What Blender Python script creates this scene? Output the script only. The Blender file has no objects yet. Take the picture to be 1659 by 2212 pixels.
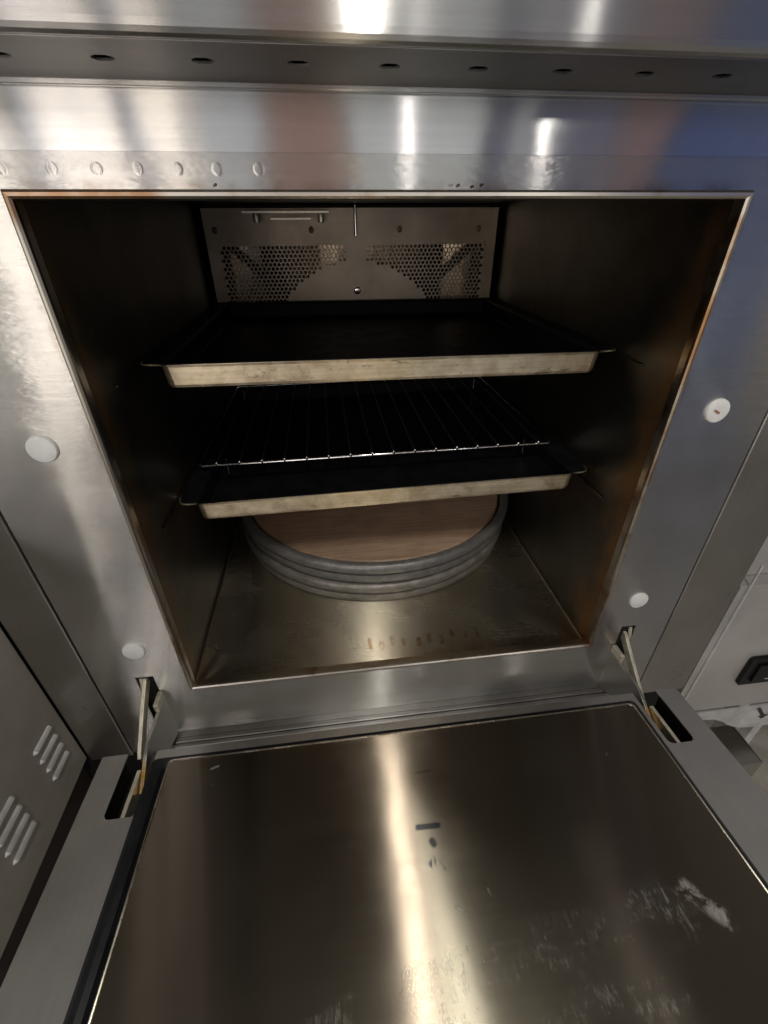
import bpy, bmesh, math, random
from mathutils import Vector, Matrix
random.seed(7)
S = bpy.context.scene
COL = S.collection
# ------------------------------------------------------------ camera
CAM = Vector((-0.0642, -0.3678, 0.4656))
YAW, PIT, ROL = 0.1228, -0.571, -0.0062
F = Vector((math.sin(YAW)*math.cos(PIT), math.cos(YAW)*math.cos(PIT), math.sin(PIT)))
R0 = F.cross(Vector((0, 0, 1))).normalized(); U0 = R0.cross(F)
R = math.cos(ROL)*R0 + math.sin(ROL)*U0
U = -math.sin(ROL)*R0 + math.cos(ROL)*U0
cd = bpy.data.cameras.new('camera'); cam = bpy.data.objects.new('camera', cd); COL.objects.link(cam)
M = Matrix((R, U, -F)).transposed().to_4x4(); M.translation = CAM; cam.matrix_world = M
cd.sensor_fit = 'VERTICAL'; cd.sensor_height = 36; cd.sensor_width = 27
cd.lens = 973.775/2212*36; cd.clip_start = 0.01; cd.clip_end = 100
S.camera = cam
S.render.resolution_x = 768; S.render.resolution_y = 1024
# ------------------------------------------------------------ world: the kitchen around, by direction
W = bpy.data.worlds.new('World'); S.world = W; W.use_nodes = True
nt = W.node_tree; nt.nodes.clear()
def wn(t, **k):
    n = nt.nodes.new(t)
    for a, b in k.items(): setattr(n, a, b)
    return n
def wm(op, a, b=None, c=None):
    n = wn('ShaderNodeMath', operation=op)
    for i, v in enumerate((a, b, c)):
        if v is None: continue
        if isinstance(v, (int, float)): n.inputs[i].default_value = v
        else: nt.links.new(v, n.inputs[i])
    return n.outputs[0]
tc = wn('ShaderNodeTexCoord'); sp = wn('ShaderNodeSeparateXYZ'); nt.links.new(tc.outputs['Generated'], sp.inputs[0])
AZ = wm('MULTIPLY', wm('ARCTAN2', sp.outputs[0], wm('MULTIPLY', sp.outputs[1], -1)), 180/math.pi)  # 0 = behind the camera, + = right
EL = wm('MULTIPLY', wm('ARCSINE', sp.outputs[2]), 180/math.pi)
def band(v, lo, hi, soft):
    a = wn('ShaderNodeMapRange', interpolation_type='SMOOTHSTEP')
    nt.links.new(v, a.inputs[0]); a.inputs[1].default_value = lo-soft; a.inputs[2].default_value = lo+soft
    b = wn('ShaderNodeMapRange', interpolation_type='SMOOTHSTEP')
    nt.links.new(v, b.inputs[0]); b.inputs[1].default_value = hi-soft; b.inputs[2].default_value = hi+soft
    b.inputs[3].default_value = 1; b.inputs[4].default_value = 0
    return wm('MULTIPLY', a.outputs[0], b.outputs[0])
# (az lo, az hi, el lo, el hi, colour, soft_az, soft_el)
ZONES = [
 (-200, 200, -95, 95, (.040, .037, .033), 1, 1),
 (-200, 200, -95, -10, (.085, .08, .07), 1, 12),        # pale floor and lower room
 (-48, -2, -75, 22, (.20, .20, .19), 4, 10),
 (-50, -24, -50, 18, (.62, .61, .55), 4, 8),
 (-30.5, -26.8, -36, 8, (4.0, 3.6, 3.2), .6, 4),
 (-26, -24, -5, 26, (.25, .25, .27), .8, 4),
 (-22.8, -16.6, -30, 7.5, (3.6, 3.2, 2.9), .4, .9),      # bright window bays at the left
 (-60, -19.5, 13, 27, (2.4, 2.2, 2.15), 1, 1),
 (-16.2, -13.6, 13, 27, (1.7, 1.55, 1.45), .5, 1),
 (-12.4, -11.0, 13, 27, (1.2, 1.15, 1.15), .4, 1),
 (-26.2, -25.0, -12, 9, (1.6, 1.45, 1.3), .4, 1),
 (-24.0, -22.9, -12, 8.8, (.9, .95, 1.1), .4, 1),
 (-20.4, -19.4, -30, 6, (2.6, 2.35, 2.2), .3, 1),
 (-14.6, -11.6, -28, 8.6, (3.4, 3.0, 2.6), .4, .8),
 (-10.9, -10.0, -6, 9, (1.8, 1.6, 1.4), .3, 1),
 (-10.5, -5, -20, 26, (.66, .67, .70), 1, 6),
 (-16, -14.5, 0, 32, (.5, .55, .75), .4, 4),
 (-60, -23.5, 4.5, 12, (.14, .14, .13), 1, 1.2),
 (-23.5, -9.6, 9.4, 12.4, (.30, .31, .33), 1, .8),
 (-4.4, 3.0, -16, 26, (.34, .195, .165), .9, 5),         # red-brown cupboard
 (3.4, 17, -24, 26, (.66, .67, .67), .8, 5),
 (17.5, 29, -14, 26, (.13, .13, .19), 1.6, 8),
 (20, 22, -10, 26, (.42, .42, .44), .6, 8),
 (29, 33.5, -14, 26, (.21, .135, .14), 1.0, 6),
 (34, 60, -6, 24, (.05, .075, .20), 1.2, 5),           # blue sheet at the right
 (33.5, 45.2, -40, -7, (.20, .26, .37), 1.4, 8),
 (40.2, 41.4, -46, -7, (.50, .53, .60), .5, 8),
 (42.4, 43.6, -46, -7, (.11, .14, .22), .5, 8),
 (44.0, 45.0, -46, -7, (.36, .39, .46), .4, 8),
 (45.6, 90, -46, 20, (.27, .245, .205), .6, 8),
]
cur = None
for a0, a1, e0, e1, c, sa, se in ZONES:
    m = band(EL, e0, e1, se) if a0 <= -180 else wm('MULTIPLY', band(AZ, a0, a1, sa), band(EL, e0, e1, se))
    mx = wn('ShaderNodeMix', data_type='RGBA')
    if cur is None: mx.inputs[6].default_value = (*c, 1)
    else: nt.links.new(cur, mx.inputs[6])
    mx.inputs[7].default_value = (*c, 1); nt.links.new(m, mx.inputs[0]); cur = mx.outputs[2]
bg = wn('ShaderNodeBackground'); nt.links.new(cur, bg.inputs[0]); bg.inputs[1].default_value = 1.0
wo = wn('ShaderNodeOutputWorld'); nt.links.new(bg.outputs[0], wo.inputs[0])
W.cycles.sampling_method = 'MANUAL'; W.cycles.sample_map_resolution = 1024
# ------------------------------------------------------------ lamps: the kitchen's ceiling lights
def lamp(loc, power, size, color, target=(0, 0, .2), sy=None):
    l = bpy.data.lights.new('ceiling_lamp', 'AREA'); l.energy = power; l.color = color; l.shape = 'RECTANGLE'
    l.size = size; l.size_y = sy or size
    o = bpy.data.objects.new('ceiling_lamp', l); COL.objects.link(o); o.location = loc
    o.rotation_euler = (Vector(target)-Vector(loc)).to_track_quat('-Z', 'Y').to_euler()
lamp((.105, -1.02, 1.72), 6.5, .08, (1, .93, .84), sy=.30)
lamp((.098, -1.00, 1.66), 2.2, .012, (1, .95, .84), sy=.30)
lamp((.275, .205, 2.10), 7.0, .045, (.97, 1, .90), (0, -.3, 0), sy=.30)
lamp((.33, -1.90, .72), .35, .035, (1, .93, .88), sy=.12)
lamp((.93, -1.90, 1.06), .9, .04, (1, .95, .88), sy=.12)
S.view_settings.view_transform = 'Standard'; S.view_settings.look = 'None'
S.view_settings.exposure = .22; S.view_settings.gamma = 1
S.render.engine = 'CYCLES'
S.cycles.max_bounces = 8; S.cycles.glossy_bounces = 6; S.cycles.diffuse_bounces = 3
S.cycles.sample_clamp_indirect = 4
# ------------------------------------------------------------ materials
class Mat:
    def __init__(s, name):
        s.m = bpy.data.materials.new(name); s.m.use_nodes = True; s.t = s.m.node_tree; s.t.nodes.clear()
        s.pos = s.n('ShaderNodeNewGeometry').outputs['Position']
    def n(s, ty, **k):
        x = s.t.nodes.new(ty)
        for a, b in k.items(): setattr(x, a, b)
        return x
    def l(s, a, b): s.t.links.new(a, b)
    def put(s, sock, v):
        if hasattr(v, 'is_linked'): s.l(v, sock)
        elif isinstance(v, tuple) and len(v) == 3 and len(sock.default_value) == 4: sock.default_value = (*v, 1)
        else: sock.default_value = v
    def noise(s, scale=(1, 1, 1), detail=3, rough=.5, dist=0, off=(0, 0, 0)):
        mp = s.n('ShaderNodeMapping'); s.l(s.pos, mp.inputs[0]); mp.inputs[3].default_value = scale; mp.inputs[1].default_value = off
        x = s.n('ShaderNodeTexNoise'); s.l(mp.outputs[0], x.inputs['Vector']); x.inputs['Scale'].default_value = 1
        x.inputs['Detail'].default_value = detail; x.inputs['Roughness'].default_value = rough; x.inputs['Distortion'].default_value = dist
        return x.outputs['Fac']
    def rng(s, v, a, b, c=0, d=1, smooth=True):
        x = s.n('ShaderNodeMapRange'); x.interpolation_type = 'SMOOTHSTEP' if smooth else 'LINEAR'
        s.l(v, x.inputs[0])
        for i, q in enumerate((a, b, c, d)): x.inputs[i+1].default_value = q
        return x.outputs[0]
    def math(s, op, a, b=0):
        x = s.n('ShaderNodeMath', operation=op); s.put(x.inputs[0], a); s.put(x.inputs[1], b); return x.outputs[0]
    def mix(s, f, a, b):
        x = s.n('ShaderNodeMix', data_type='RGBA'); s.put(x.inputs[0], f); s.put(x.inputs[6], a); s.put(x.inputs[7], b); return x.outputs[2]
    def xyz(s):
        x = s.n('ShaderNodeSeparateXYZ'); s.l(s.pos, x.inputs[0]); return x.outputs
    def seg(s, A, B, w):
        """1 near the segment A-B in space, fading out over w"""
        A = Vector(A); B = Vector(B); d = B-A; L = d.length; d.normalize()
        def vm(op, a, b=None):
            v = s.n('ShaderNodeVectorMath', operation=op)
            for i, q in enumerate((a, b)):
                if q is None: continue
                if hasattr(q, 'is_linked'): s.l(q, v.inputs[i])
                else: v.inputs[i].default_value = q
            return v
        rel = vm('SUBTRACT', s.pos, A).outputs[0]
        t = s.n('ShaderNodeClamp'); s.l(vm('DOT_PRODUCT', rel, d).outputs['Value'], t.inputs[0]); t.inputs[2].default_value = L
        sc = s.n('ShaderNodeVectorMath', operation='SCALE'); sc.inputs[0].default_value = d; s.l(t.outputs[0], sc.inputs['Scale'])
        dist = vm('LENGTH', vm('SUBTRACT', rel, sc.outputs[0]).outputs[0]).outputs['Value']
        return s.rng(dist, w*.4, w, 1, 0)
    def out(s, sh):
        o = s.n('ShaderNodeOutputMaterial'); s.l(sh, o.inputs[0]); return s.m
    def prin(s, color, metal, rough, aniso=0, tan=None, normal=None, spec=.5, coat=0):
        b = s.n('ShaderNodeBsdfPrincipled'); s.put(b.inputs['Base Color'], color); s.put(b.inputs['Metallic'], metal)
        s.put(b.inputs['Roughness'], rough); b.inputs['Specular IOR Level'].default_value = spec
        if aniso:
            b.inputs['Anisotropic'].default_value = aniso
            c = s.n('ShaderNodeCombineXYZ')
            for i in range(3): c.inputs[i].default_value = tan[i]
            s.l(c.outputs[0], b.inputs['Tangent'])
        if normal is not None: s.l(normal, b.inputs['Normal'])
        if coat: b.inputs['Coat Weight'].default_value = coat
        return b.outputs[0]
    def bump(s, h, dist, strength=1, nrm=None):
        b = s.n('ShaderNodeBump'); b.inputs['Distance'].default_value = dist; b.inputs['Strength'].default_value = strength
        s.l(h, b.inputs['Height'])
        if nrm is not None: s.l(nrm, b.inputs['Normal'])
        return b.outputs[0]
def brushed(name, color, spread, rough=.22, aniso=1.0, iso=.22, iso_rough=.34, wave=.0012, grain=None, extra=None, var=.10, tilt=.46, power=1.7, gstr=1, wave2=0):
    """brushed steel; spread = direction the highlights stretch along (across the brushing); grain = noise scale of the brushing"""
    m = Mat(name)
    grain = grain or (6, 260, 260)
    g = m.noise(grain, 2, .6); g2 = m.noise(tuple(v*.6 for v in grain), 2, .6)
    big = m.noise((9, 9, 9), 4, .55)
    c = m.mix(m.rng(big, .3, .7), tuple(v*(1-var) for v in color), tuple(min(1, v*(1+var*.6)) for v in color))
    c = m.mix(m.rng(g, .35, .65, 0, .10*gstr), c, tuple(v*.6 for v in color))
    r = m.math('ADD', m.rng(g2, .3, .7, -.01, .01), m.rng(big, .3, .7, rough-.03, rough+.04))
    nm = m.bump(m.noise((7, 7, 7), 2, .5), wave)
    if wave2: nm = m.bump(m.noise((30, 30, 110), 3, .6, .2), wave2, 1, nm)
    nm = m.bump(g, .00004, .6*gstr, nm)
    fac_d, col_d = 0, None
    if extra: c, fac_d, col_d = extra(m, c)
    # the scratches themselves: microscopic tilts of the surface across the brushing
    sc = m.n('ShaderNodeVectorMath', operation='SCALE'); m.l(m.pos, sc.inputs[0]); sc.inputs['Scale'].default_value = 91357.
    wh = m.n('ShaderNodeTexWhiteNoise'); m.l(sc.outputs[0], wh.inputs['Vector'])
    u = m.rng(wh.outputs['Value'], 0, 1, -1, 1, False)
    u = m.math('MULTIPLY', m.math('MULTIPLY', m.math('SIGN', u), m.math('POWER', m.math('ABSOLUTE', u), power)), tilt)
    tv = m.n('ShaderNodeVectorMath', operation='SCALE'); tv.inputs[0].default_value = spread; m.l(u, tv.inputs['Scale'])
    ad = m.n('ShaderNodeVectorMath', operation='ADD'); m.l(nm, ad.inputs[0]); m.l(tv.outputs[0], ad.inputs[1])
    nz = m.n('ShaderNodeVectorMath', operation='NORMALIZE'); m.l(ad.outputs[0], nz.inputs[0])
    a = m.prin(c, 1, r, aniso, spread, nz.outputs[0])
    b = m.prin(c, 1, iso_rough, normal=nm)
    x = m.n('ShaderNodeMixShader'); x.inputs[0].default_value = iso; m.l(a, x.inputs[1]); m.l(b, x.inputs[2])
    sh = x.outputs[0]
    if col_d:
        d = m.prin(col_d, 0, .7); y = m.n('ShaderNodeMixShader'); m.put(y.inputs[0], fac_d); m.l(sh, y.inputs[1]); m.l(d, y.inputs[2]); sh = y.outputs[0]
    return m.out(sh)
def simple(name, color, metal=0, rough=.5, var=.12, scale=40, bump=0, spec=.5):
    m = Mat(name); n = m.noise((scale,)*3, 4, .6)
    c = m.mix(m.rng(n, .3, .7), tuple(v*(1-var) for v in color), tuple(min(1, v*(1+var)) for v in color))
    nm = m.bump(n, bump) if bump else None
    return m.out(m.prin(c, metal, m.rng(n, .3, .7, max(.02, rough-.05), rough+.05), normal=nm, spec=spec))
Z_, Y_, X_ = (0, 0, 1), (0, 1, 0), (1, 0, 0)
def frame_extra(m, c):
    # brown heat stain close round the opening, faint watermarks
    x, y, z = m.xyz()
    ax = m.math('ABSOLUTE', x)
    dx = m.math('SUBTRACT', ax, .25); dz = m.math('ABSOLUTE', m.math('SUBTRACT', z, .24)); dz = m.math('SUBTRACT', dz, .24)
    d = m.math('MAXIMUM', dx, dz)
    st = m.math('MULTIPLY', m.rng(d, .004, .012, 1, 0), m.rng(m.noise((25, 25, 25), 4, .6), .45, .65))
    c = m.mix(m.math('MULTIPLY', st, .45), c, (.22, .13, .07))
    sp = m.rng(m.noise((300, 300, 300), 3, .6), .35, .5)
    for a, q in ((-.1275, .4862), (.0275, .4866), (.0325, .4862), (.0425, .4856), (.049, .4864)):
        c = m.mix(m.math('MULTIPLY', m.seg((a, 0, q), (a+.0012, 0, q+.0004), .0012), sp), c, (.10, .06, .03))
    sm = m.math('MULTIPLY', m.rng(m.noise((55, 14, 14), 5, .7, .6), .6, .74), .07)
    return c, sm, (.5, .49, .46)
M_frame = brushed('brushed_steel_front', (.60, .595, .575), Z_, .17, tilt=1.35, power=3.8, iso=.09, wave2=.00018, extra=frame_extra)
M_upper = brushed('brushed_steel_upper', (.60, .60, .59), Z_, .15, tilt=.42, power=3.2, iso=.06, wave=.0010)
M_post = brushed('brushed_steel_post', (.43, .42, .40), X_, .30, .6, .5, .40, grain=(260, 260, 6), tilt=.3)
M_hood = brushed('brushed_steel_hood', (.60, .60, .59), Z_, .17, iso=.08, tilt=.7, power=1.4)
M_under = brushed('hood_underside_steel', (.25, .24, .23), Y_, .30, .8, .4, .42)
M_sideS = simple('satin_side_steel', (.46, .44, .39), .45, .45, .08, 14)
M_right = simple('satin_neighbour_steel', (.50, .49, .465), .45, .42, .08, 12)
def door_extra(m, c):
    x, y, z = m.xyz()
    n = m.noise((420, 90, 90), 5, .75, .3); n3 = m.noise((60, 60, 60), 5, .7, .5, (2, 5, 1))
    s1 = m.seg((-.10, -.300, .016), (.17, -.270, .016), .026)
    s2 = m.seg((-.05, -.330, .018), (.14, -.308, .018), .020)
    band = m.math('MAXIMUM', s1, s2)
    patch = m.rng(m.noise((16, 40, 16), 4, .65), .40, .66)
    f = m.math('MULTIPLY', m.math('MULTIPLY', band, patch), m.math('MULTIPLY', m.rng(n, .40, .75, 0, .60), m.rng(n3, .35, .65, .2, 1)))
    one = m.math('MULTIPLY', m.seg((.190, -.258, .014), (.208, -.281, .014), .0095), m.rng(n3, .40, .56))
    f = m.math('MAXIMUM', f, m.math('MULTIPLY', one, m.rng(n, .3, .6, .35, .75)))
    for A, B, w in (((.006, -.246, .013), (.011, -.250, .013), .003), ((.034, -.238, .013), (.037, -.248, .013), .0022), ((.046, -.246, .013), (.049, -.253, .013), .002), ((-.208, -.106, .004), (-.202, -.104, .004), .002), ((-.186, -.196, .01), (-.190, -.222, .012), .0012), ((-.082, -.1525, .006), (-.068, -.1515, .006), .0009), ((-.204, -.128, .005), (-.204, -.122, .005), .0012)):
        f = m.math('MAXIMUM', f, m.math('MULTIPLY', m.seg(A, B, w), m.rng(n3, .3, .6, .15, .5)))
    tiny = m.rng(m.noise((150, 60, 150), 4, .7), .72, .78)
    f = m.math('MAXIMUM', f, m.math('MULTIPLY', tiny, .25))
    # dark burnt marks
    dk = m.seg((-.013, -.1862, .0105), (.005, -.1868, .0105), .0035)
    dk = m.math('MAXIMUM', dk, m.seg((-.003, -.1985, .0105), (-.002, -.2010, .0105), .0042))
    dk = m.math('MAXIMUM', dk, m.math('MULTIPLY', m.seg((-.006, -.2145, .012), (.004, -.2180, .012), .006), m.rng(n, .5, .6)))
    dk = m.math('MAXIMUM', dk, m.math('MULTIPLY', m.seg((-.006, -.1375, .006), (.010, -.1370, .006), .0016), .8))
    dk = m.math('MAXIMUM', dk, m.math('MULTIPLY', m.seg((-.026, -.1540, .006), (-.018, -.1545, .006), .0014), .7))
    c = m.mix(dk, c, (.05, .05, .055))
    return c, f, (.42, .40, .37)
M_door_in = brushed('brown_tinted_door_steel', (.25, .215, .17), Y_, .20, 1, .10, .34, wave=.0006, tilt=.62, power=1.25, var=.06, grain=(5, 240, 5), extra=door_extra)
M_door_out = brushed('door_frame_steel', (.62, .61, .61), Y_, .36, .6, .5, .42, grain=(260, 6, 260))
def cav_floor_extra(m, c):
    x, y, z = m.xyz()
    n = m.noise((40, 40, 40), 5, .65, .5)
    rim = m.rng(m.math('ADD', y, m.rng(n, .3, .7, -.022, .022)), .004, .040, 1, 0)
    side = m.rng(x, -.06, .06)
    n2_ = m.noise((150, 90, 90), 4, .65, .5, (2, 1, 0))
    f = m.math('MULTIPLY', m.math('MULTIPLY', rim, side), m.rng(n, .36, .56, .15, .85))
    for px, py, w in ((-.0330, .052, .0025), (-.0175, .048, .0034), (-.0020, .052, .0028), (.012, .050, .0024), (.033, .049, .0035), (.048, .051, .003), (.064, .050, .0028), (.080, .053, .0026), (.098, .052, .0024), (.116, .053, .002)):
        L_ = .005+.009*abs(math.sin(px*317)); f = m.math('MAXIMUM', f, m.math('MULTIPLY', m.seg((px, py-.004*math.sin(px*211), -.012), (px+.0012*math.sin(px*99), py-L_, -.012), w*1.5), m.rng(n2_, .34, .60, .05, .8)))
    c = m.mix(f, c, (.30, .16, .05))
    spots = m.rng(m.noise((160, 160, 160), 3, .6), .70, .76)
    return m.mix(m.math('MULTIPLY', spots, .7), c, (.07, .05, .03)), 0, (.1, .1, .1)
M_cfloor = brushed('cavity_floor_steel', (.60, .55, .44), Y_, .26, 1, .22, .36, wave=.0004, tilt=.62, power=1.2, gstr=.3, var=.05, grain=(14, 800, 800), extra=cav_floor_extra)
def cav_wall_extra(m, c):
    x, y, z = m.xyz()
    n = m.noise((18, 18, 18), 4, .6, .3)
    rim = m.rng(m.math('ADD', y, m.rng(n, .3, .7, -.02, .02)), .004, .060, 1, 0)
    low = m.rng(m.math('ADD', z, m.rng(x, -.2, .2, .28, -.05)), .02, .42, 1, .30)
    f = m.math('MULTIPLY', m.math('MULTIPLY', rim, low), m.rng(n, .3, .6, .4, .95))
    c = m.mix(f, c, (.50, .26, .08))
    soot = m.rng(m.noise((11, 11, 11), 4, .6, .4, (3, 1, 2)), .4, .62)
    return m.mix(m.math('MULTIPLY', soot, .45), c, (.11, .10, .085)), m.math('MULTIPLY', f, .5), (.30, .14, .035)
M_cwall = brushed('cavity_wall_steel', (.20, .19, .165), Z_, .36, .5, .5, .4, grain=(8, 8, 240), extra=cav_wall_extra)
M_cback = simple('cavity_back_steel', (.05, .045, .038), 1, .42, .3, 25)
M_ctop = simple('dark_cavity_ceiling', (.05, .045, .04), 1, .5, .3, 25)  # ceiling metal, base far darker than the walls
def lip_mat():
    m = Mat('heat_stained_lip_steel'); n = m.noise((22, 22, 22), 4, .6)
    c = m.mix(m.rng(n, .54, .72, 0, .8), (.60, .56, .49), (.34, .20, .10))
    st = m.math('MAXIMUM', m.seg((-.25, 0, .481), (-.175, 0, .481), .022), m.seg((.25, 0, .46), (.25, 0, .30), .012))
    st = m.math('MAXIMUM', st, m.seg((.25, 0, .10), (.25, 0, .0), .014))
    c = m.mix(m.math('MULTIPLY', st, m.rng(n, .35, .6, .15, .85)), c, (.33, .17, .07))
    return m.out(m.prin(c, 1, .28))
M_lip = lip_mat()
M_fan = brushed('fan_cover_steel', (.36, .305, .24), Z_, .34, .5, .3, .4, var=.35)
M_duct = simple('duct_steel', (.80, .66, .48), 1, .28, .25, 30)
M_dark = simple('dark_gap', (.012, .011, .011), 0, .7, .2, 30, spec=.2)
M_rubber = simple('black_rubber', (.012, .013, .017), 0, .38, .2, 60, spec=.4)
def cap_mat(mark):
    m = Mat('white_plastic_cap'); n = m.noise((70, 70, 70), 4, .6)
    c = m.mix(m.rng(n, .35, .7), (.80, .82, .81), (.68, .70, .69))
    if mark:
        k = m.math('MULTIPLY', m.seg((.2945, -.003, .3150), (.2990, -.003, .3128), .0019), m.rng(m.noise((400, 400, 400), 3), .3, .5))
        c = m.mix(k, c, (.25, .07, .03))
    return m.out(m.prin(c, 0, .4))
M_cap = cap_mat(False); M_cap_mark = cap_mat(True)
M_arm = simple('zinc_plated_strap', (.86, .82, .68), .8, .40, .12, 120, .0002)
M_armd = simple('hinge_plate_steel', (.33, .34, .33), 1, .42, .2, 60)
def grease_arm():
    m = Mat('greasy_strap'); x, y, z = m.xyz()
    n = m.noise((220, 220, 220), 4, .6)
    f = m.math('MULTIPLY', m.rng(m.math('ADD', y, m.rng(n, .3, .7, -.008, .008)), -.082, -.072, 1, 0), m.rng(n, .3, .55, .4, 1))
    c = m.mix(f, (.66, .66, .64), (.50, .27, .02))
    return m.out(m.prin(c, m.rng(f, 0, 1, 1, .2), .3))
M_grease = grease_arm()
def tray_mat():
    m = Mat('aged_tray_metal'); n = m.noise((60, 60, 60), 5, .65, .3); n2 = m.noise((26, 26, 60), 5, .7, .8, (4, 2, 1))
    c = m.mix(m.rng(n, .3, .7), (.74, .62, .41), (.92, .82, .62))
    c = m.mix(m.rng(n2, .60, .68, 0, .8), c, (.33, .27, .19))
    g = m.noise((12, 12, 420), 2, .6); c = m.mix(m.rng(g, .35, .65, 0, .25), c, (.45, .37, .26))
    st = m.noise((240, 240, 240), 3, .6, 0, (1, 7, 2))
    c = m.mix(m.math('MULTIPLY', m.rng(st, .66, .72), .7), c, (.10, .075, .06))
    a = m.prin(c, .9, m.rng(n, .3, .7, .30, .42), .7, (0, 0, 1), m.bump(n, .0004))
    return m.out(a)
M_tray = tray_mat()
M_trayin = simple('black_baked_coating', (.0075, .0075, .0085), 0, .45, .3, 40, spec=.07)
M_wire2 = simple('darker_wire', (.34, .33, .32), 1, .34, .1, 90)  # cross wires: darker base than the border rods and wire ends
M_wire = simple('chromed_wire', (.80, .80, .80), 1, .16, .05, 90)
def pan_mat(name, a, b, glint):
    m = Mat(name); n = m.noise((45, 45, 90), 5, .7, .4); f = m.noise((260, 260, 260), 3, .6)
    c = m.mix(m.rng(n, .35, .65), a, b)
    c = m.mix(m.math('MULTIPLY', m.rng(f, .60, .72), .4), c, (.45, .44, .42))
    g = m.math('MULTIPLY', m.rng(f, .62, .70), m.rng(n, .5, .62))
    return m.out(m.prin(c, .55, m.math('SUBTRACT', .42, m.math('MULTIPLY', g, glint)), normal=m.bump(f, .0006)))
M_pan1 = pan_mat('dark_anodised_pan', (.21, .212, .206), (.30, .30, .285), .35)
M_pan2 = pan_mat('worn_anodised_pan', (.23, .215, .19), (.34, .325, .30), .35)
def stone_mat():
    m = Mat('toasted_brown_disc'); g = m.noise((14, 320, 60), 4, .6, .3); n = m.noise((16, 16, 16), 3, .6)
    c = m.mix(m.rng(g, .35, .65), (.42, .29, .20), (.56, .40, .285))
    c = m.mix(m.rng(n, .4, .7, 0, .5), c, (.33, .22, .145))
    return m.out(m.prin(c, 0, .5, normal=m.bump(g, .0002)))
M_stone = stone_mat()
M_switch = simple('black_switch_plastic', (.008, .008, .009), 0, .35, .1, 50, spec=.2)
M_mark = simple('white_print', (.6, .6, .6), 0, .5, .05, 50)
M_floor = simple('kitchen_floor_tile', (.58, .55, .49), 0, .55, .25, 9, .001)
M_rail = simple('galvanised_rail', (.68, .68, .69), .5, .42, .12, 40)
M_darkbrown = simple('dark_brown', (.055, .042, .038), .2, .6, .2, 30)
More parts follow.
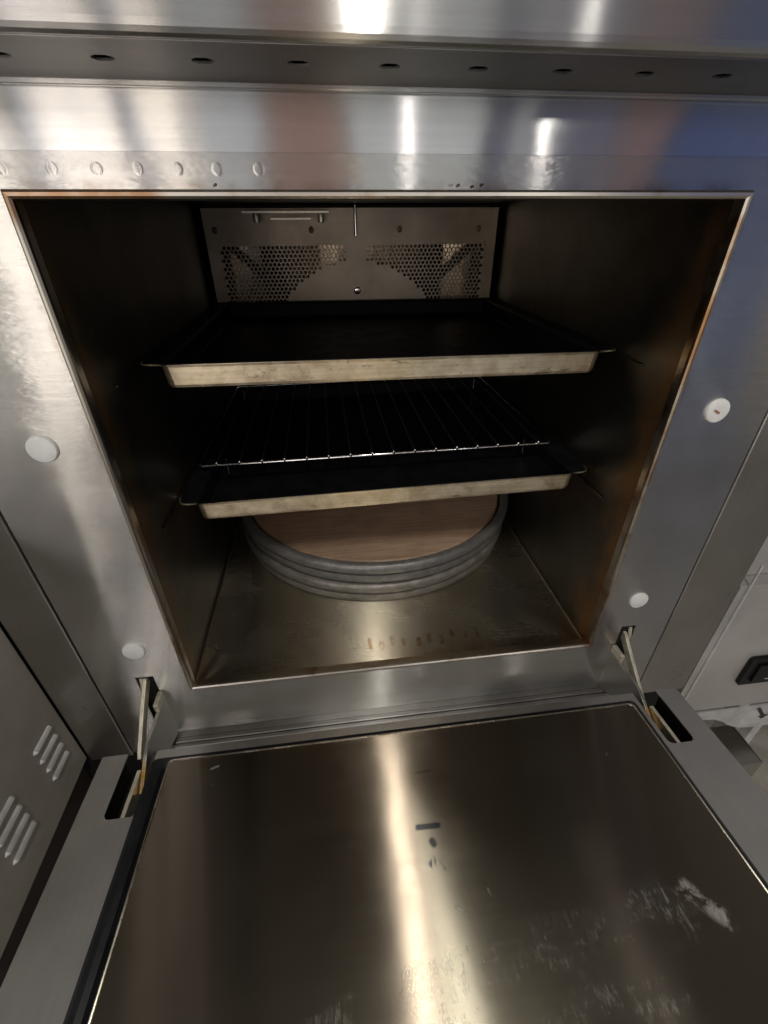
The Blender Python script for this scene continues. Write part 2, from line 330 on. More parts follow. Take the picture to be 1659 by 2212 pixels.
# ------------------------------------------------------------ mesh helpers
class MB:
    def __init__(s): s.b = bmesh.new()
    def face(s, pts):
        try: return s.b.faces.new([s.b.verts.new(p) for p in pts])
        except ValueError: return None
    def box(s, x0, x1, y0, y1, z0, z1):
        v = [s.b.verts.new((x, y, z)) for x in (x0, x1) for y in (y0, y1) for z in (z0, z1)]
        for f in ((0, 1, 3, 2), (4, 6, 7, 5), (0, 4, 5, 1), (2, 3, 7, 6), (0, 2, 6, 4), (1, 5, 7, 3)): s.b.faces.new([v[i] for i in f])
        return s
    def prism(s, pts, vec):
        """closed prism: polygon pts (3D), extruded along vec"""
        vec = Vector(vec); a = [s.b.verts.new(p) for p in pts]; c = [s.b.verts.new(Vector(p)+vec) for p in pts]; n = len(pts)
        s.b.faces.new(a); s.b.faces.new(c[::-1])
        for i in range(n): s.b.faces.new((a[i], c[i], c[(i+1) % n], a[(i+1) % n]))
        return s
    def loft(s, loops, close_first=False, close_last=False):
        vs = [[s.b.verts.new(p) for p in L] for L in loops]; n = len(loops[0])
        for A, B in zip(vs, vs[1:]):
            for i in range(n): s.b.faces.new((A[i], A[(i+1) % n], B[(i+1) % n], B[i]))
        if close_first: s.b.faces.new(vs[0][::-1])
        if close_last: s.b.faces.new(vs[-1])
        return s
    def lathe(s, prof, c, n=96):
        s.loft([[(c[0]+r*math.cos(2*math.pi*i/n), c[1]+r*math.sin(2*math.pi*i/n), c[2]+z) for i in range(n)] for r, z in prof],
               close_first=True, close_last=True); return s
    def tube(s, pts, r, n=10):
        pts = [Vector(p) for p in pts]; loops = []
        for i, p in enumerate(pts):
            t = (pts[min(i+1, len(pts)-1)]-pts[max(i-1, 0)]).normalized()
            a = t.cross(Vector((0, 0, 1)) if abs(t.z) < .9 else Vector((1, 0, 0))).normalized(); b = t.cross(a)
            loops.append([p+a*r*math.cos(2*math.pi*k/n)+b*r*math.sin(2*math.pi*k/n) for k in range(n)])
        s.loft(loops, True, True); return s
    def plate(s, us, vs, hole, P, thick):
        """rectangular-cell plate with holes; P(u,v,d) -> point; d=0 front, d=thick back"""
        nu, nv = len(us)-1, len(vs)-1; cache = {}
        def V(i, j, d):
            if (i, j, d) not in cache: cache[(i, j, d)] = s.b.verts.new(P(us[i], vs[j], d*thick))
            return cache[(i, j, d)]
        ok = lambda i, j: 0 <= i < nu and 0 <= j < nv and not hole((us[i]+us[i+1])/2, (vs[j]+vs[j+1])/2)
        for i in range(nu):
            for j in range(nv):
                if not ok(i, j): continue
                s.b.faces.new((V(i, j, 0), V(i+1, j, 0), V(i+1, j+1, 0), V(i, j+1, 0)))
                s.b.faces.new((V(i, j, 1), V(i, j+1, 1), V(i+1, j+1, 1), V(i+1, j, 1)))
                for di, dj, a, b in ((-1, 0, (i, j), (i, j+1)), (1, 0, (i+1, j), (i+1, j+1)), (0, -1, (i, j), (i+1, j)), (0, 1, (i, j+1), (i+1, j+1))):
                    if not ok(i+di, j+dj): s.b.faces.new((V(*a, 0), V(*b, 0), V(*b, 1), V(*a, 1)))
        return s
    def build(s, name, mat, parent=None, bevel=0, smooth=False, seg=2, angle=40):
        bmesh.ops.recalc_face_normals(s.b, faces=s.b.faces)
        me = bpy.data.meshes.new(name); s.b.to_mesh(me); s.b.free()
        o = bpy.data.objects.new(name, me); COL.objects.link(o); me.materials.append(mat)
        if bevel:
            k = o.modifiers.new('bevel', 'BEVEL'); k.width = bevel; k.segments = seg; k.limit_method = 'ANGLE'; k.angle_limit = math.radians(angle); k.harden_normals = True
        if smooth or bevel:
            if not bevel: me.set_sharp_from_angle(angle=math.radians(38))
            for p in me.polygons: p.use_smooth = bool(bevel) or p.area < .0008
        if parent is not None: adopt(o, parent)
        return o
def wmat(o):
    m = o.matrix_basis.copy()
    if o.parent: m = wmat(o.parent) @ o.matrix_parent_inverse @ m
    return m
def adopt(o, parent, keep=True):
    o.parent = parent
    if keep: o.matrix_parent_inverse = wmat(parent).inverted()
def thing(name, label, cat, loc=(0, 0, 0), group=None):
    o = bpy.data.objects.new(name, None); COL.objects.link(o); o.location = loc; o.empty_display_size = .05
    tag(o, label, cat, group); return o
def tag(o, label, cat, group=None):
    o['label'] = label; o['category'] = cat
    if group: o['group'] = group
    return o
def cuts(*v): return sorted(set(round(x, 5) for x in v))
def rrect(cx, cy, hx, hy, r, z, n=6):
    out = []
    for qx, qy, a0 in ((1, 1, 0), (-1, 1, 90), (-1, -1, 180), (1, -1, 270)):
        for k in range(n+1):
            a = math.radians(a0+90*k/n); out.append((cx+qx*(hx-r)+r*math.cos(a), cy+qy*(hy-r)+r*math.sin(a), z))
    return out
# ------------------------------------------------------------ setting
fl = MB(); fl.box(-4, 4, -4, 4, -.90, -.85); f_ = fl.build('floor', M_floor); f_['kind'] = 'structure'
# ------------------------------------------------------------ the oven
H = .479; XW = .254; YB = .60; ZF = -.012; ZT = .492
oven = thing('convection_oven', 'big brushed steel oven with its drop down door hanging open, tray shelves inside', 'oven', (0, .3, -.35))
# front frame (below the weld seam: one raised sheet; above: a second sheet)
SX0, SX1, SZ0, SZ1 = .2895, .3095, -.10, .025
def fy(x): return 0
b = MB()
us = cuts(-.353, -.337, -.3205, -SX1, -SX0, -.25, .25, SX0, SX1, .3205, .337, .353)
vs = cuts(-.120, -.10, -.086, 0, SZ1, H, .503)
hole = lambda u, v: (abs(u) < .25 and 0 < v < H) or (SX0 < abs(u) < SX1 and v < SZ1) or (abs(u) < SX0 and v < -.086) or (SX1 > abs(u) and v < -.10)
b.plate(us, vs, hole, lambda u, v, d: (u, d+fy(u), v), .002)
def dome(b, x, z, r, h, y0=0):
    prof = [(r, .0003), (r*.75, -h*.5), (r*.4, -h*.85), (.0001, -h)]
    n = 16
    b.loft([[(x+q*math.cos(2*math.pi*i/n), y0+w, z+q*math.sin(2*math.pi*i/n)) for i in range(n)] for q, w in prof])
for x in (-.250, -.222, -.196, -.172, -.148, -.124, -.098): dome(b, x, .4945, .0048, .00006)
for x in (-.030, -.019, -.008): dome(b, x, -.018, .0028, .0002)
b.build('front_frame', M_frame, oven, smooth=True)
b = MB(); b.plate(cuts(-.353, -.3205, .3205, .353), cuts(.5032, .540), lambda u, v: False, lambda u, v, d: (u, d+fy(u)+.0012, v), .002)
b.build('upper_frame_strip', M_upper, oven)
# opening lip: rolled bead round the mouth of the cavity
prof = [(.0052, .0005), (.0050, -.0014), (.0035, -.0030), (.0015, -.0032), (0, -.0020), (-.0006, .0005), (-.0006, .008), (.004, .008)]
b = MB(); loops = []
for o_, y in prof: loops.append([(-.25-o_, y, -o_), (.25+o_, y, -o_), (.25+o_, y, H+o_), (-.25-o_, y, H+o_)])
b.loft(loops+[loops[0]]); b.build('opening_lip', M_lip, oven, smooth=True)
# cavity lining
cav = MB(); cav.face([(-XW, .002, ZF), (XW, .002, ZF), (XW, YB, ZF), (-XW, YB, ZF)])
cavo = cav.build('cavity_floor', M_cfloor, oven)
b = MB(); b.box(-.25, .25, .0005, .004, ZF, -.0006); b.build('cavity_floor_edge', M_lip, oven)
for s in (-1, 1):
    w = MB(); x = s*XW
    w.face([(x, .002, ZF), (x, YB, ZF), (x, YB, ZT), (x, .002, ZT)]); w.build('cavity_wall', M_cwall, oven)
    w = MB()   # welded corner bead along the floor
    w.tube([(s*(XW-.0012), .006, ZF+.0012), (s*(XW-.0012), YB, ZF+.0012)], .0016, 8); w.build('corner_weld', M_lip, oven, smooth=True)
    for z in (.343, .186):
        w = MB(); w.tube([(s*(XW-.0018),   .06, z), (s*(XW-.0018), .55, z)], .0011, 8); w.build('shelf_rail', M_cwall, oven, smooth=True)
w = MB(); w.tube([(-.2535, .135, .183), (-.238, .138, .185)], .0022, 10); w.build('rail_stop', M_arm, oven, smooth=True)
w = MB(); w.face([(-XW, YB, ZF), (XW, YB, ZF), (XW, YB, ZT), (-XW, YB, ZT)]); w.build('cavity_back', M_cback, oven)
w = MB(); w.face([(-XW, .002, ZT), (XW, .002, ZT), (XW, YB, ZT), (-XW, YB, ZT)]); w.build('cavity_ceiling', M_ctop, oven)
# oven body behind everything (closes it from the sides)
b = MB()
b.box(-.428, -.262, .006, .62, -.30, .80); b.box(.262, .428, .006, .62, -.30, .80)
b.box(-.262, .262, .605, .62, -.30, .80); b.box(-.262, .262, .01, .605, .50, .80); b.box(-.262, .262, .012, .605, -.30, -.02)
# pockets behind the hinge slots are cut by building the block in pieces
b.build('inner_carcass', M_dark, oven)
# side posts
for s, xo, nm in ((-1, .409, 'side_post'), (1, .4335, 'side_post')):
    b = MB(); z0, z1 = -.128, .80
    b.box(min(s*.3555, s*xo), max(s*.3555, s*xo), .0, .03, z0, z1); b.build(nm, M_post, oven, bevel=.0022, seg=3)
# lower body below the door hinge line
b = MB(); b.box(-.353, .353, .004, .03, -.30, -.122); b.build('lower_panel', M_post, oven)
# sill under the opening
M_sill = brushed('scuffed_sill_steel', (.34, .335, .325), Z_, .34, .7, .5, .42, var=.3)
X0s = -SX0+.001
for prof_, nm in (([(.001, -.0865), (-.0030, -.0872), (-.0075, -.0880), (-.0075, -.112), (.001, -.112)], 'sill'),
                  ([(-.0086, -.0868), (-.0140, -.0876), (-.0146, -.0884), (-.0146, -.112), (-.0086, -.112)], 'sill_ridge'),
                  ([(-.0158, -.0885), (-.0200, -.0895), (-.0206, -.0910), (-.0206, -.112), (-.0158, -.112)], 'sill_ridge')):
    b = MB(); b.prism([(X0s, y, z) for y, z in prof_], (-2*X0s, 0, 0)); b.build(nm, M_sill, oven, bevel=.0006)
b = MB(); b.box(-SX0+.002, SX0-.002, -.026, -.0208, -.135, -.094); b.build('sill_gap_shade', M_rubber, oven)  # black strip put in for the shade of the gap before the door
# hood with slots in its underside
hood = MB()
YH, Z0h, Z1h = -.062, .5345, .5380
ux = cuts(-.60, .60, *[-.2145-.049*k+sg*.0052 for k in range(-8, 8) for sg in (-1, 1) if abs(-.2145-.049*k) < .58])
slots = [-.2145-.049*k for k in range(-12, 8)]
slots = [x for x in slots if abs(x) < .58]
ux = cuts(-.60, .60, *[x+sg*q for x in slots for sg in (-1, 1) for q in (.0056, .0047, .0032)])
def hp(u, v, d): return (u, -.002-v*.058, Z0h+v*(Z1h-Z0h)+d)
def inslot(u, v):
    d = min(abs(u-x) for x in slots); w = .070 if d < .0032 else .053 if d < .0047 else .028 if d < .0056 else 0
    return abs(v-.58) < w
hood.plate(ux, cuts(0, .510, .527, .552, .608, .633, .650, 1), inslot, hp, .0012)
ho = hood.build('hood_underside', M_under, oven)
b = MB()   # front face of the hood with its rolled lower edge, and small return strip
lp = [(-.0590, .5382), (-.0618, .5385), (-.0640, .5396), (-.0656, .5414), (-.0662, .5440), (-.0662, .80), (-.0640, .80), (-.0640, .5445), (-.0630, .5425), (-.0590, .5410)]
b.prism([(-.60, y, z) for y, z in lp], (1.2, 0, 0)); b.build('hood_front', M_hood, oven, smooth=True)
b = MB(); b.box(-.60, .60, -.0045, -.0005, .5320, .5350); b.build('hood_return_edge', M_hood, oven, bevel=.0008)
b = MB(); b.box(-.60, .60, -.060, .0, .5430, .5630); b.build('hood_duct_box', M_dark, oven)
# white round caps
for x, z, mk in ((-.2975, .3125, 0), (.2985, .3145, 1), (-.2975, .0700, 0), (.2975, .0713, 0)):
    b = MB(); n = 40; r = .0116
    lo = [[(x+q*math.cos(2*math.pi*i/n), y, z+q*math.sin(2*math.pi*i/n)) for i in range(n)] for q, y in ((r, .001), (r, -.0016), (r*.95, -.0026), (r*.86, -.0030))]
    b.loft(lo, close_last=True); o = b.build('screw_cap', M_cap_mark if mk else M_cap, oven, smooth=True)
    if mk: o['label'] = 'white cap with a rust red fleck in its middle'
# fan cover on the back
YF = .52
fc = MB(); A0, A1, B0, B1 = .018, .226, .345, .438
hole = lambda u, v: A0 < abs(u) < A1 and B0 < v < B1
fc.plate(cuts(-.2445, -A1, -A0, A0, A1, .2445), cuts(.330, B0, B1, .486), hole, lambda u, v, d: (u, YF+d, v), .0012)
fc.box(-.2445, -.2433, YF+.0012, YB, .330, .486); fc.box(.2433, .2445, YF+.0012, YB, .330, .486); fc.box(-.2433, .2433, YF+.0012, YB, .330, .3312)
fco = fc.build('fan_cover', M_fan, oven)
pt = .0072; rc = pt/math.sqrt(3); hr = .0028; NP = 12
for sgn in (-1, 1):
    b = MB(); bb = b.b
    row = 0; z = B0-pt*.2
    while z < B1+pt*.6:
        x = A0-pt*.2+(pt/2 if row % 2 else 0)
        while x < A1+pt*.4:
            cx = sgn*x
            ins = A0+.002 < x < A1-.002 and B0+.002 < z < B1-.002
            solid = not ins or math.hypot(cx, z-.246) < .164
            hexp = []
            for k in range(NP):
                a = math.pi/6+2*math.pi*k/NP
                if k % 2 == 0: hexp.append((cx+rc*math.cos(a), z+rc*math.sin(a)))
                else:
                    a0, a1 = a-2*math.pi/NP, a+2*math.pi/NP
                    hexp.append((cx+rc*(math.cos(a0)+math.cos(a1))/2, z+rc*(math.sin(a0)+math.sin(a1))/2))
            ov = [bb.verts.new((p, YF+.0016, q)) for p, q in hexp]
            if solid: bb.faces.new(ov)
            else:
                iv = [bb.verts.new((cx+hr*math.cos(math.pi/6+2*math.pi*k/NP), YF+.0016, z+hr*math.sin(math.pi/6+2*math.pi*k/NP))) for k in range(NP)]
                dv = [bb.verts.new((v.co.x, YF+.0030, v.co.z)) for v in iv]
                for k in range(NP):
                    k2 = (k+1) % NP
                    bb.faces.new((ov[k], ov[k2], iv[k2], iv[k])); bb.faces.new((iv[k], iv[k2], dv[k2], dv[k]))
            x += pt
        z += pt*math.sqrt(3)/2; row += 1
    bmesh.ops.remove_doubles(bb, verts=bb.verts, dist=.0002)
    b.build('perforated_grille', M_fan, fco)
    b = MB()   # slanted baffle seen through the holes
    b.prism([(sgn*.225, YF+.012, .437), (sgn*.120, YF+.012, .349), (sgn*.112, YF+.012, .353), (sgn*.213, YF+.012, .440)], (0, .03, 0)); b.build('baffle', M_dark, fco)
b = MB()
for i in range(24):
    a0 = -math.pi/2+math.pi*i/24; a1 = a0+math.pi/24
    p = lambda a: (.236*math.sin(a)*1.0, YB-.012-.040*math.cos(a)*abs(math.cos(2*a)), 0)
    x0, y0, _ = p(a0); x1, y1, _ = p(a1)
    b.face([(x0, y0, .334), (x1, y1, .334), (x1, y1-.012, .484), (x0, y0-.012, .484)])
b.build('duct_lining', M_duct, fco, smooth=True)
b = MB(); n = 20
b.loft([[(q*math.cos(2*math.pi*i/n), YF+y, .3640+q*math.sin(2*math.pi*i/n)) for i in range(n)] for q, y in ((.0062, .0005), (.0062, -.0018), (.0050, -.0026))], close_last=True)
b.build('screw', M_wire, fco, smooth=True)
for x in (-.228, -.073, .075, .212):
    b = MB(); b.loft([[(x+q*math.cos(2*math.pi*i/n), YF+y, .456+q*1.25*math.sin(2*math.pi*i/n)) for i in range(n)] for q, y in ((.0042, .0005), (.0042, -.0010), (.0030, -.0016))], close_last=True)
    o = b.build('rivet', simple('rusted_rivet', (.17, .10, .07), .6, .6, .4, 200), fco, smooth=True)
b = MB(); b.box(-.178, -.043, .492, .4955, .4785, .4820); br = b.build('ceiling_bracket', M_arm, oven, bevel=.0006)
b = MB(); b.box(-.135, -.072, .496, .499, .4700, .4724); b.build('bracket_strip', M_arm, br)
for x in (-.157, -.056):
    b = MB(); b.lathe([(.0001, -.013), (.0045, -.0125), (.0055, -.006), (.0045, 0), (.0001, 0)], (x, .497, .4785), 16); b.build('bolt', M_arm, br, smooth=True)
b = MB(); b.tube([(0, .512, .49), (0, .512, .447)], .0022, 10); b.build('temperature_probe', M_wire, oven, smooth=True)
# hinges
def yz_strap(name, line, wid, x, t, mat, parent):
    """flat strap lying in a y-z plane; line is its upper front edge"""
    P = [Vector((0, y, z)) for y, z in line]; low = []
    for i, p in enumerate(P):
        d = (P[min(i+1, len(P)-1)]-P[max(i-1, 0)]).normalized(); nrm = Vector((0, -d.z, d.y))
        if nrm.z > 0: nrm = -nrm
        w = wid[i] if isinstance(wid, (list, tuple)) else wid
        low.append(p+nrm*w)
    b = MB(); n = len(P)
    A = [b.b.verts.new((x-t/2, p.y, p.z)) for p in P]; B = [b.b.verts.new((x+t/2, p.y, p.z)) for p in P]
    C_ = [b.b.verts.new((x-t/2, p.y, p.z)) for p in low]; D = [b.b.verts.new((x+t/2, p.y, p.z)) for p in low]
    for i in range(n-1):
        b.b.faces.new((A[i], A[i+1], B[i+1], B[i])); b.b.faces.new((C_[i], D[i], D[i+1], C_[i+1]))
        b.b.faces.new((A[i], C_[i], C_[i+1], A[i+1])); b.b.faces.new((B[i], B[i+1], D[i+1], D[i]))
    b.b.faces.new((A[0], B[0], D[0], C_[0])); b.b.faces.new((A[-1], C_[-1], D[-1], B[-1]))
    return b.build(name, mat, parent, bevel=.0005, seg=1)
for s in (-1, 1):
    yz_strap('hinge_arm', [(.012, .020 if s < 0 else .012), (0, .0212 if s < 0 else .0105), (-.023, .0055 if s < 0 else -.0085), (-.056, -.0205 if s < 0 else -.034), (-.066, -.030 if s < 0 else -.042)], .012, s*.300, .0042, M_arm, oven)
    dz = 0 if s < 0 else -.006
    yz_strap('hinge_plate', [(.004, -.002+dz), (-.0023, -.0049+dz), (-.012, -.0095+dz), (-.0205, -.0135+dz), (-.0345, -.0138+dz), (-.0494, -.0112+dz), (-.0624, -.0130+dz), (-.074, -.0180+dz), (-.0896, -.0275+dz), (-.101, -.0345+dz)],
             [.08, .08, .076, .07, .055, .035, .022, .014, .010, .007], s*.2885, .0040, M_grease if s < 0 else M_grease, oven)
    b = MB(); b.box(s*.2885-.0026, s*.2885+.0026, -.021, -.001, -.0125+dz, -.0015+dz) ; b.build('hinge_tab', M_arm, oven, bevel=.0006)
    # liner of the frame slot
    b = MB(); xa, xb = sorted((s*.284, s*.3105)); b.box(xa, xb, .004, .0055, -.12, .03); b.build('slot_liner', M_dark, oven)
    b = MB(); b.tube([(s*.306, .004, .019), (s*.306, .0, .006), (s*.307, .002, -.006)], .0022, 8); b.build('hinge_spring', M_arm, oven, smooth=True)
# ------------------------------------------------------------ door (built level, then tilted about the hinge side)
YD0, YD1, ZD = -.0610, -.62, -.020
door = None
DX = .3365; SLX0, SLX1, SLY = .2795, .3100, -.1290
b = MB()
us = cuts(-DX, -SLX1, -SLX0, SLX0, SLX1, DX); vs = cuts(YD1, SLY, YD0)
b.plate(us, vs, lambda u, v: SLX0 < abs(u) < SLX1 and v > SLY, lambda u, v, d: (u, v, ZD-d), .0015)
b.box(-DX, DX, YD1, YD1+.0015, ZD-.04, ZD-.0016); b.box(-DX, -DX+.0015, YD1+.0015, YD0, ZD-.04, ZD-.0016); b.box(DX-.0015, DX, YD1+.0015, YD0, ZD-.04, ZD-.0016)
b.box(-DX, DX, YD1, YD0, ZD-.0420, ZD-.0402)
b.box(-SLX0, SLX0, YD0-.0015, YD0, ZD-.04, ZD-.0016)
for s in (-1, 1):    # rounded inner corners of the slots
    for xx, sg in ((SLX0, 1), (SLX1, -1)):
        r = .006; pts = [(s*xx, SLY, ZD)]
        for k in range(7):
            a = math.radians(90*k/6); pts.append((s*(xx+sg*(r-r*math.cos(a))), SLY+r-r*math.sin(a), ZD))
        b.prism(pts, (0, 0, -.0015))
door = b.build('door', M_door_out, None, bevel=.0011, seg=2)
# near-black filler and walls inside the hinge pockets
b = MB()
b.box(-.276, .276, YD1+.01, YD0-.004, ZD-.039, ZD-.003)
b.box(-DX+.004, -.276, YD1+.01, SLY-.004, ZD-.039, ZD-.003); b.box(.276, DX-.004, YD1+.01, SLY-.004, ZD-.039, ZD-.003)
b.box(-DX+.004, -.3135, SLY, YD0-.004, ZD-.039, ZD-.003); b.box(.3135, DX-.004, SLY, YD0-.004, ZD-.039, ZD-.003)
b.box(-.3135, -.276, SLY, YD0-.004, ZD-.0398, ZD-.034); b.box(.276, .3135, SLY, YD0-.004, ZD-.0398, ZD-.034)
dc = b.build('door_core', M_dark, None)
for s in (-1, 1):
    b = MB(); b.box(s*.294-.0022, s*.294+.0022, -.1285, -.078, ZD-.030, ZD-.0045); o = b.build('hinge_rod', M_arm, None, bevel=.0005, seg=1); adopt(o, door, False)
# gasket
gx0, gx1 = .2540, .2765
b = MB(); loops = []
for off, zz in ((.0235, ZD+.0003), (.0225, ZD+.004), (.0185, ZD+.0075), (.0135, ZD+.0085), (.009, ZD+.0065), (.006, ZD+.0005), (.006, ZD-.001), (.0235, ZD-.001)):
    hx = .2532+off; y0 = -.0915+off*.80; y1 = -.575-off
    loops.append(rrect(-.0038, (y0+y1)/2, hx, (y0-y1)/2, .004+off*.1, zz, 5))
b.loft(loops+[loops[0]]); gk = b.build('gasket', M_rubber, None, smooth=True)
# raised inner panel
b = MB(); z1 = .0035; loops = []
for ins, zz in ((.004, ZD+.0002), (.0012, ZD+.0012), (0, z1-.0016), (.0005, z1-.0005), (.0016, z1)):
    loops.append(rrect(0, (-.0915-.575)/2, .2532-ins, (.575-.0915)/2-ins, .004, zz, 4))
b.loft(loops, close_last=True); ip = b.build('inner_panel', M_door_in, None, smooth=True)
for o in (dc, gk, ip): adopt(o, door, False)
M_edge = simple('pale_panel_edge', (.72, .66, .56), 1, .25, .06, 60)  # bead round the panel, much paler than the panel itself
b = MB(); loops = []
for k in range(8):
    a = 2*math.pi*k/8; loops.append(rrect(0, (-.0915-.575)/2, .2532+.0012*math.cos(a), (.575-.0915)/2+.0012*math.cos(a), .0045, z1-.0008+.0012*math.sin(a), 4))
b.loft(loops+[loops[0]]); o = b.build('panel_edge', M_edge, None, smooth=True); adopt(o, ip, False)
TILT = math.atan(.0748); piv = Vector((0, -.0915, .0035))
door.matrix_basis = Matrix.Translation(piv) @ Matrix.Rotation(-TILT, 4, 'X') @ Matrix.Translation(-piv)
adopt(door, oven)
# ------------------------------------------------------------ trays
def tray(label, loc, roll, length):
    t = thing('baking_tray', label, 'tray', loc, 'baking trays on the oven shelves'); t.rotation_euler = (0, roll, 0)
    hx, hy = .2280, length/2; cy = hy; dep = .0235
    def rr(dx, z, df=0, r=.008): return rrect(0, cy+df/2, hx+dx, hy+dx-df/2, r, z, 5)
    def fl(z):   # flange outline: wide at the sides and back, almost none at the front
        return rrect(0, cy+.006, .2480, hy+.006, .014, z, 5)
    # map the body loop to the flange loop (same vertex count)
    b = MB(); th = .0012
    outer = [rr(.0008, .0006), rr(.0008, 0), rr(0, -.0022), rr(-.0016, -dep+.0038), rr(-.0030, -dep+.0010), rr(-.0060, -dep)]
    inner = [rr(-.0060-th, -dep+th), rr(-.0030-th, -dep+.0035), rr(-.0010-th, -.002), rr(-.0005, .0012), fl(.0014), fl(.0004), rr(.0012, .0002)]
    b.loft(outer, close_last=True); adopt(b.build('tray_body', M_tray, None, smooth=True), t, False)
    b = MB(); b.loft(inner, close_first=True)
    k = b.build('coated_inside', M_trayin, None, smooth=True); adopt(k, t, False)
    for sx in (-1, 1):
        b = MB(); pts = [(sx*(hx-.002), .0010, .0004), (sx*(hx+.006), .0008, .0006), (sx*(.2480-.010), .0010, .0006), (sx*(.2480-.004), .0030, .0006), (sx*(.2480-.001), .0080, .0006), (sx*.2480, .016, .0006)]
        b.tube(pts, .0010, 8); adopt(b.build('rim_edge', M_tray, None, smooth=True), t, False)
    return t
t1 = tray('empty steel baking tray on the top shelf of the oven, above the wire rack', (.0030, .100, .3485), .0060, .40)
t2 = tray('empty steel baking tray on the lower shelf, under the wire rack', (.0034, .095, .1985), -.0165, .42)
# ------------------------------------------------------------ wire rack standing in the lower tray
rk = thing('wire_rack', 'chromed wire cooling rack standing in the lower baking tray', 'rack', (.0, .175, .2060)); rk.rotation_euler = (0, -.0085, 0)
b = MB(); Lr, hxr = .335, .2350
b.tube([(-hxr, .004, 0), (-hxr+.004, 0, 0), (hxr-.004, 0, 0), (hxr, .004, 0)], .0023, 10)
adopt(b.build('border_rod', M_wire, None, smooth=True), rk, False)
b = MB(); b.tube([(-hxr, Lr, 0), (hxr, Lr, 0)], .0018, 10)
adopt(b.build('border_rod', M_wire, None, smooth=True), rk, False)
for s in (-1, 1):
    b = MB(); b.tube([(s*hxr, 0.004, 0), (s*hxr, Lr, 0)], .0018, 8); adopt(b.build('border_rod', M_wire, None, smooth=True), rk, False)
for k in range(16):
    x = -hxr+.022+k*(2*hxr-.040)/15
    b = MB(); b.tube([(x, -.0022, .0006), (x, -.0026, .0034), (x, .0006, .0036), (x, .0040, .0026), (x, Lr, .0022)], .0010, 7); adopt(b.build('cross_wire', M_wire2, None, smooth=True), rk, False)
    b = MB(); b.lathe([(.0001, -.002), (.0018, -.0012), (.0023, .0008), (.0016, .0024), (.0001, .0028)], (x, -.0012, .0022), 10); adopt(b.build('wire_end', M_wire, None, smooth=True), rk, False)
for x, y in ((-.205, .018), (.205, .018), (-.222, Lr-.02), (.222, Lr-.02)):
    b = MB(); b.tube([(x, y, .0005), (x, y, -.0215)], .0014, 8); adopt(b.build('foot', M_wire, None, smooth=True), rk, False)
# ------------------------------------------------------------ stack of round pans
PC = (.0045, .3550)
def pan(label, z, mat, rr_):
    t = thing('round_pan', label, 'pan', (PC[0], PC[1], z), 'stacked round pans')
    b = MB(); r = rr_
    b.lathe([(r-.030, 0), (r-.012, 0), (r-.0075, .0015), (r-.0048, .0045), (r-.0036, .0110), (r-.0042, .0162), (r-.0085, .0180), (r-.0090, .0196), (r-.0035, .0208), (r-.0010, .0228), (r, .0262), (r, .0315), (r-.0014, .0352), (r-.0042, .0370), (r-.0105, .0372), (r-.0128, .0352), (r-.0138, .0320), (r-.0138, .0100), (r-.017, .0055), (r-.03, .0055)], (0, 0, 0), 200)
    adopt(b.build('pan_shell', mat, None, smooth=True), t, False)
    return t
p1 = pan('worn grey round pan at the bottom of the stack on the oven floor', ZF+.0003, M_pan2, .2385)
p2 = pan('smoother dark grey round pan on top of the stack, with a brown disc in it', ZF+.0388, M_pan1, .2400)
b = MB(); b.lathe([(.0001, 0), (.219, 0), (.2225, .002), (.2225, .014), (.220, .0165), (.0001, .0165)], (0, 0, 0), 128)
st = b.build('round_baking_board', M_stone, None, smooth=True); p2.location = (PC[0]+.0025, PC[1]-.0015, p2.location[2])
st.location = (PC[0]+.0025, PC[1]-.0015, ZF+.0388+.0165)
tag(st, 'flat brown round board lying inside the top pan', 'baking board')
# ------------------------------------------------------------ left neighbour: louvred cabinet wall
XL = -.4105
lc = thing('louvred_cabinet', 'steel cabinet at the left with two groups of louvre slots, beside the open oven door', 'cabinet', (XL-.2, -.3, -.60))
b = MB()
rows = (-.0200, -.0375, -.0550, -.0725); cols = ((-.0165, -.0530), (-.0930, -.1345))
b.box(XL-.002, XL, -.205, -.0006, -.1185, .27)
b.box(XL-.40, XL-.002, -.205, -.203, -.1185, .27)
b.box(XL-.40, XL-.002, -.203, .0, .268, .27); b.build('side_panel', M_sideS, lc, bevel=.0006)
b = MB(); b.box(XL-.40, XL-.018, -.200, .40, -.85, -.1185); b.build('gap_shade_block', M_darkbrown, lc)  # added block; its dark colour stands for the shaded gap below the panel
b = MB(); b.box(XL-.008, XL-.0032, -.200, -.004, -.11, .26); b.build('inner_lining', M_dark, lc)
for z in rows:
    for ya, yb in cols:
        b = MB(); n = 7; L1 = []
        for i in range(13):
            t = i/12; y = ya+(yb-ya)*t; e = min(1, min(t, 1-t)*12); e = math.sqrt(max(e, .02)); hh = .0042*e; ww = .0040*e
            L1.append([(XL-.0004+hh*math.sin(math.pi*k/(n-1)), y, z-ww+2*ww*(k/(n-1))) for k in range(n)])
        vs_ = [[b.b.verts.new(p) for p in L] for L in L1]
        for A, B in zip(vs_, vs_[1:]):
            for i in range(n-1): b.b.faces.new((A[i], A[i+1], B[i+1], B[i]))
        b.build('louvre', M_rail, lc, smooth=True)
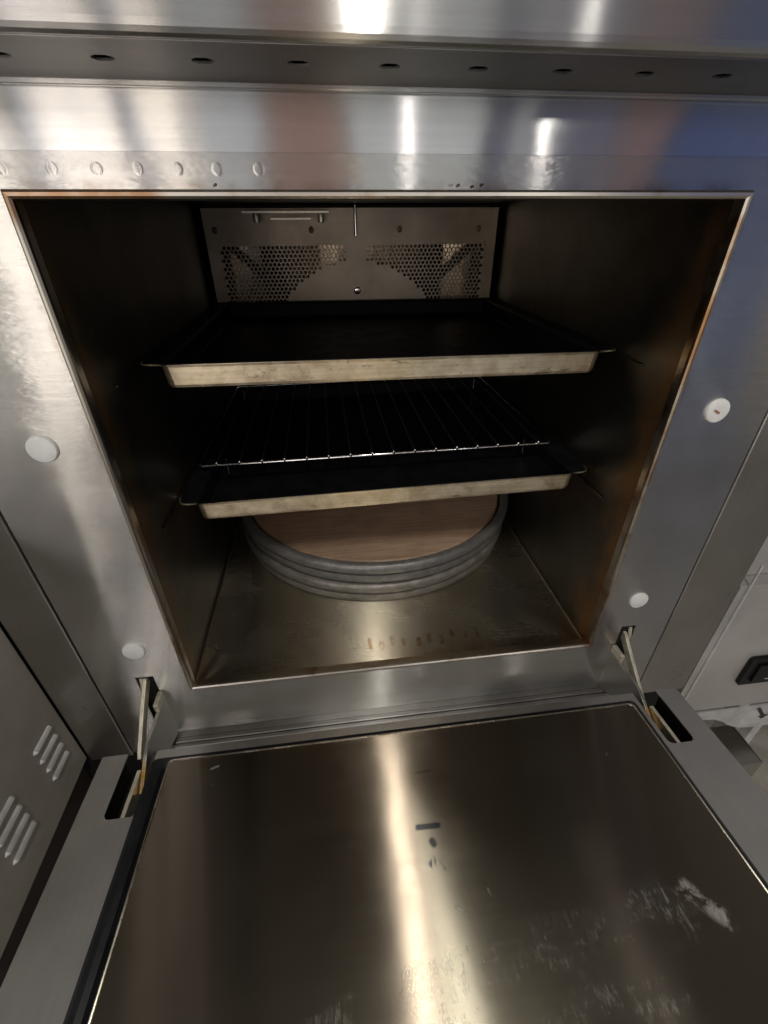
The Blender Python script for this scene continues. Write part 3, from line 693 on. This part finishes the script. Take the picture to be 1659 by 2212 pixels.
# ------------------------------------------------------------ right neighbour: cabinet with a power switch
rc_ = thing('switch_cabinet', 'pale steel cabinet at the right carrying a black power switch', 'cabinet', (.9, .3, -.20))
b = MB(); b.box(.4365, 1.4, .001, .40, -.1945, .075); b.build('front_panel', M_right, rc_, bevel=.001)
b = MB(); b.box(.446, .4490, -.0015, .0005, -.19, .110); b.build('edge_strip', M_rail, rc_)
b = MB(); b.box(.4365, 1.4, .02, .40, .076, .80); b.build('upper_recess', M_right, rc_)
b = MB(); b.box(.505, 1.4, -.003, .0005, .085, .30); b.build('corner_plate', M_rail, rc_, bevel=.001)
b = MB(); b.prism([(.5175, .0005, -.1235), (.5205, .0005, -.1285), (.600, .0005, -.1285), (.600, .0005, -.0690), (.5215, .0005, -.0690), (.5178, .0005, -.0730)], (0, -.006, 0))
sw = b.build('power_switch', M_switch, rc_, bevel=.0012)
b = MB(); b.prism([(.533, -.0060, -.1190), (.585, -.0060, -.1190), (.585, -.0060, -.0815), (.533, -.0060, -.0815)], (0, -.003, 0)); rk_ = b.build('rocker', M_switch, sw, bevel=.001)
b = MB(); n = 24; cxm, czm = .5585, -.0925
lo = [[(cxm+q*math.cos(2*math.pi*i/n), -.0092-dy, czm+q*math.sin(2*math.pi*i/n)) for i in range(n)] for q, dy in ((.0030, 0), (.0030, .0004), (.0021, .0004), (.0021, 0))]
b.loft(lo); b.box(.5530, .5640, -.0097, -.0092, -.1130, -.1118); b.build('on_off_marks', M_mark, rk_)
# rail under it
rl = MB(); pts = [(.4365, -.1955), (1.3, -.1955), (1.3, -.2560), (.598, -.2560), (.580, -.2530), (.562, -.2455), (.540, -.2290), (.520, -.2180), (.4365, -.2090)]
rl.prism([(x, -.004, z) for x, z in pts], (0, .004, 0)); r_ = rl.build('support_rail', M_rail, None, bevel=.0008)
tag(r_, 'light grey metal rail with a curved lower edge, under the switch cabinet', 'rail')
b = MB(); b.prism([(.588, -.0042, -.2005), (.594, -.0042, -.1995), (.612, -.0042, -.222), (.618, -.0042, -.2215), (.610, -.0042, -.232), (.602, -.0042, -.2245), (.606, -.0042, -.2235)], (0, -.0008, 0))
b.build('arrow_mark', M_darkbrown, r_)
b = MB(); n = 28
b.loft([[(.585+.014*math.cos(2*math.pi*i/n), y, -.226+.021*math.sin(2*math.pi*i/n)) for i in range(n)] for y in (-.0038, -.0046)], close_last=True)
b.build('round_patch', simple('dull_sticker', (.62, .63, .62), .2, .6, .1, 50), r_)
bx = MB()
bx.box(.48, .6125, -.0400, .0270, -.3016, -.3000); bx.box(.48, .6125, -.0416, -.0400, -.3530, -.2985); bx.box(.6125, .6145, -.0416, .0270, -.3530, -.2985)
bx.box(.48, .6125, -.0400, .0270, -.3530, -.3500)
bo = bx.build('metal_drawer', M_post, None, bevel=.0006); tag(bo, 'small dark grey metal drawer with a bright front rim, below the curved rail', 'drawer')
for x, w, mt, lb in ((.66, .022, M_rail, 'pale square table leg nearest the small metal drawer, behind it'), (.73, .018, M_rail, 'pale square table leg farther right, below the curved rail')):
    b = MB(); b.box(x, x+w, .06, .06+w, -.85, -.26); o = b.build('table_leg', mt, None, bevel=.002); tag(o, lb, 'table leg', 'table legs under the rail')
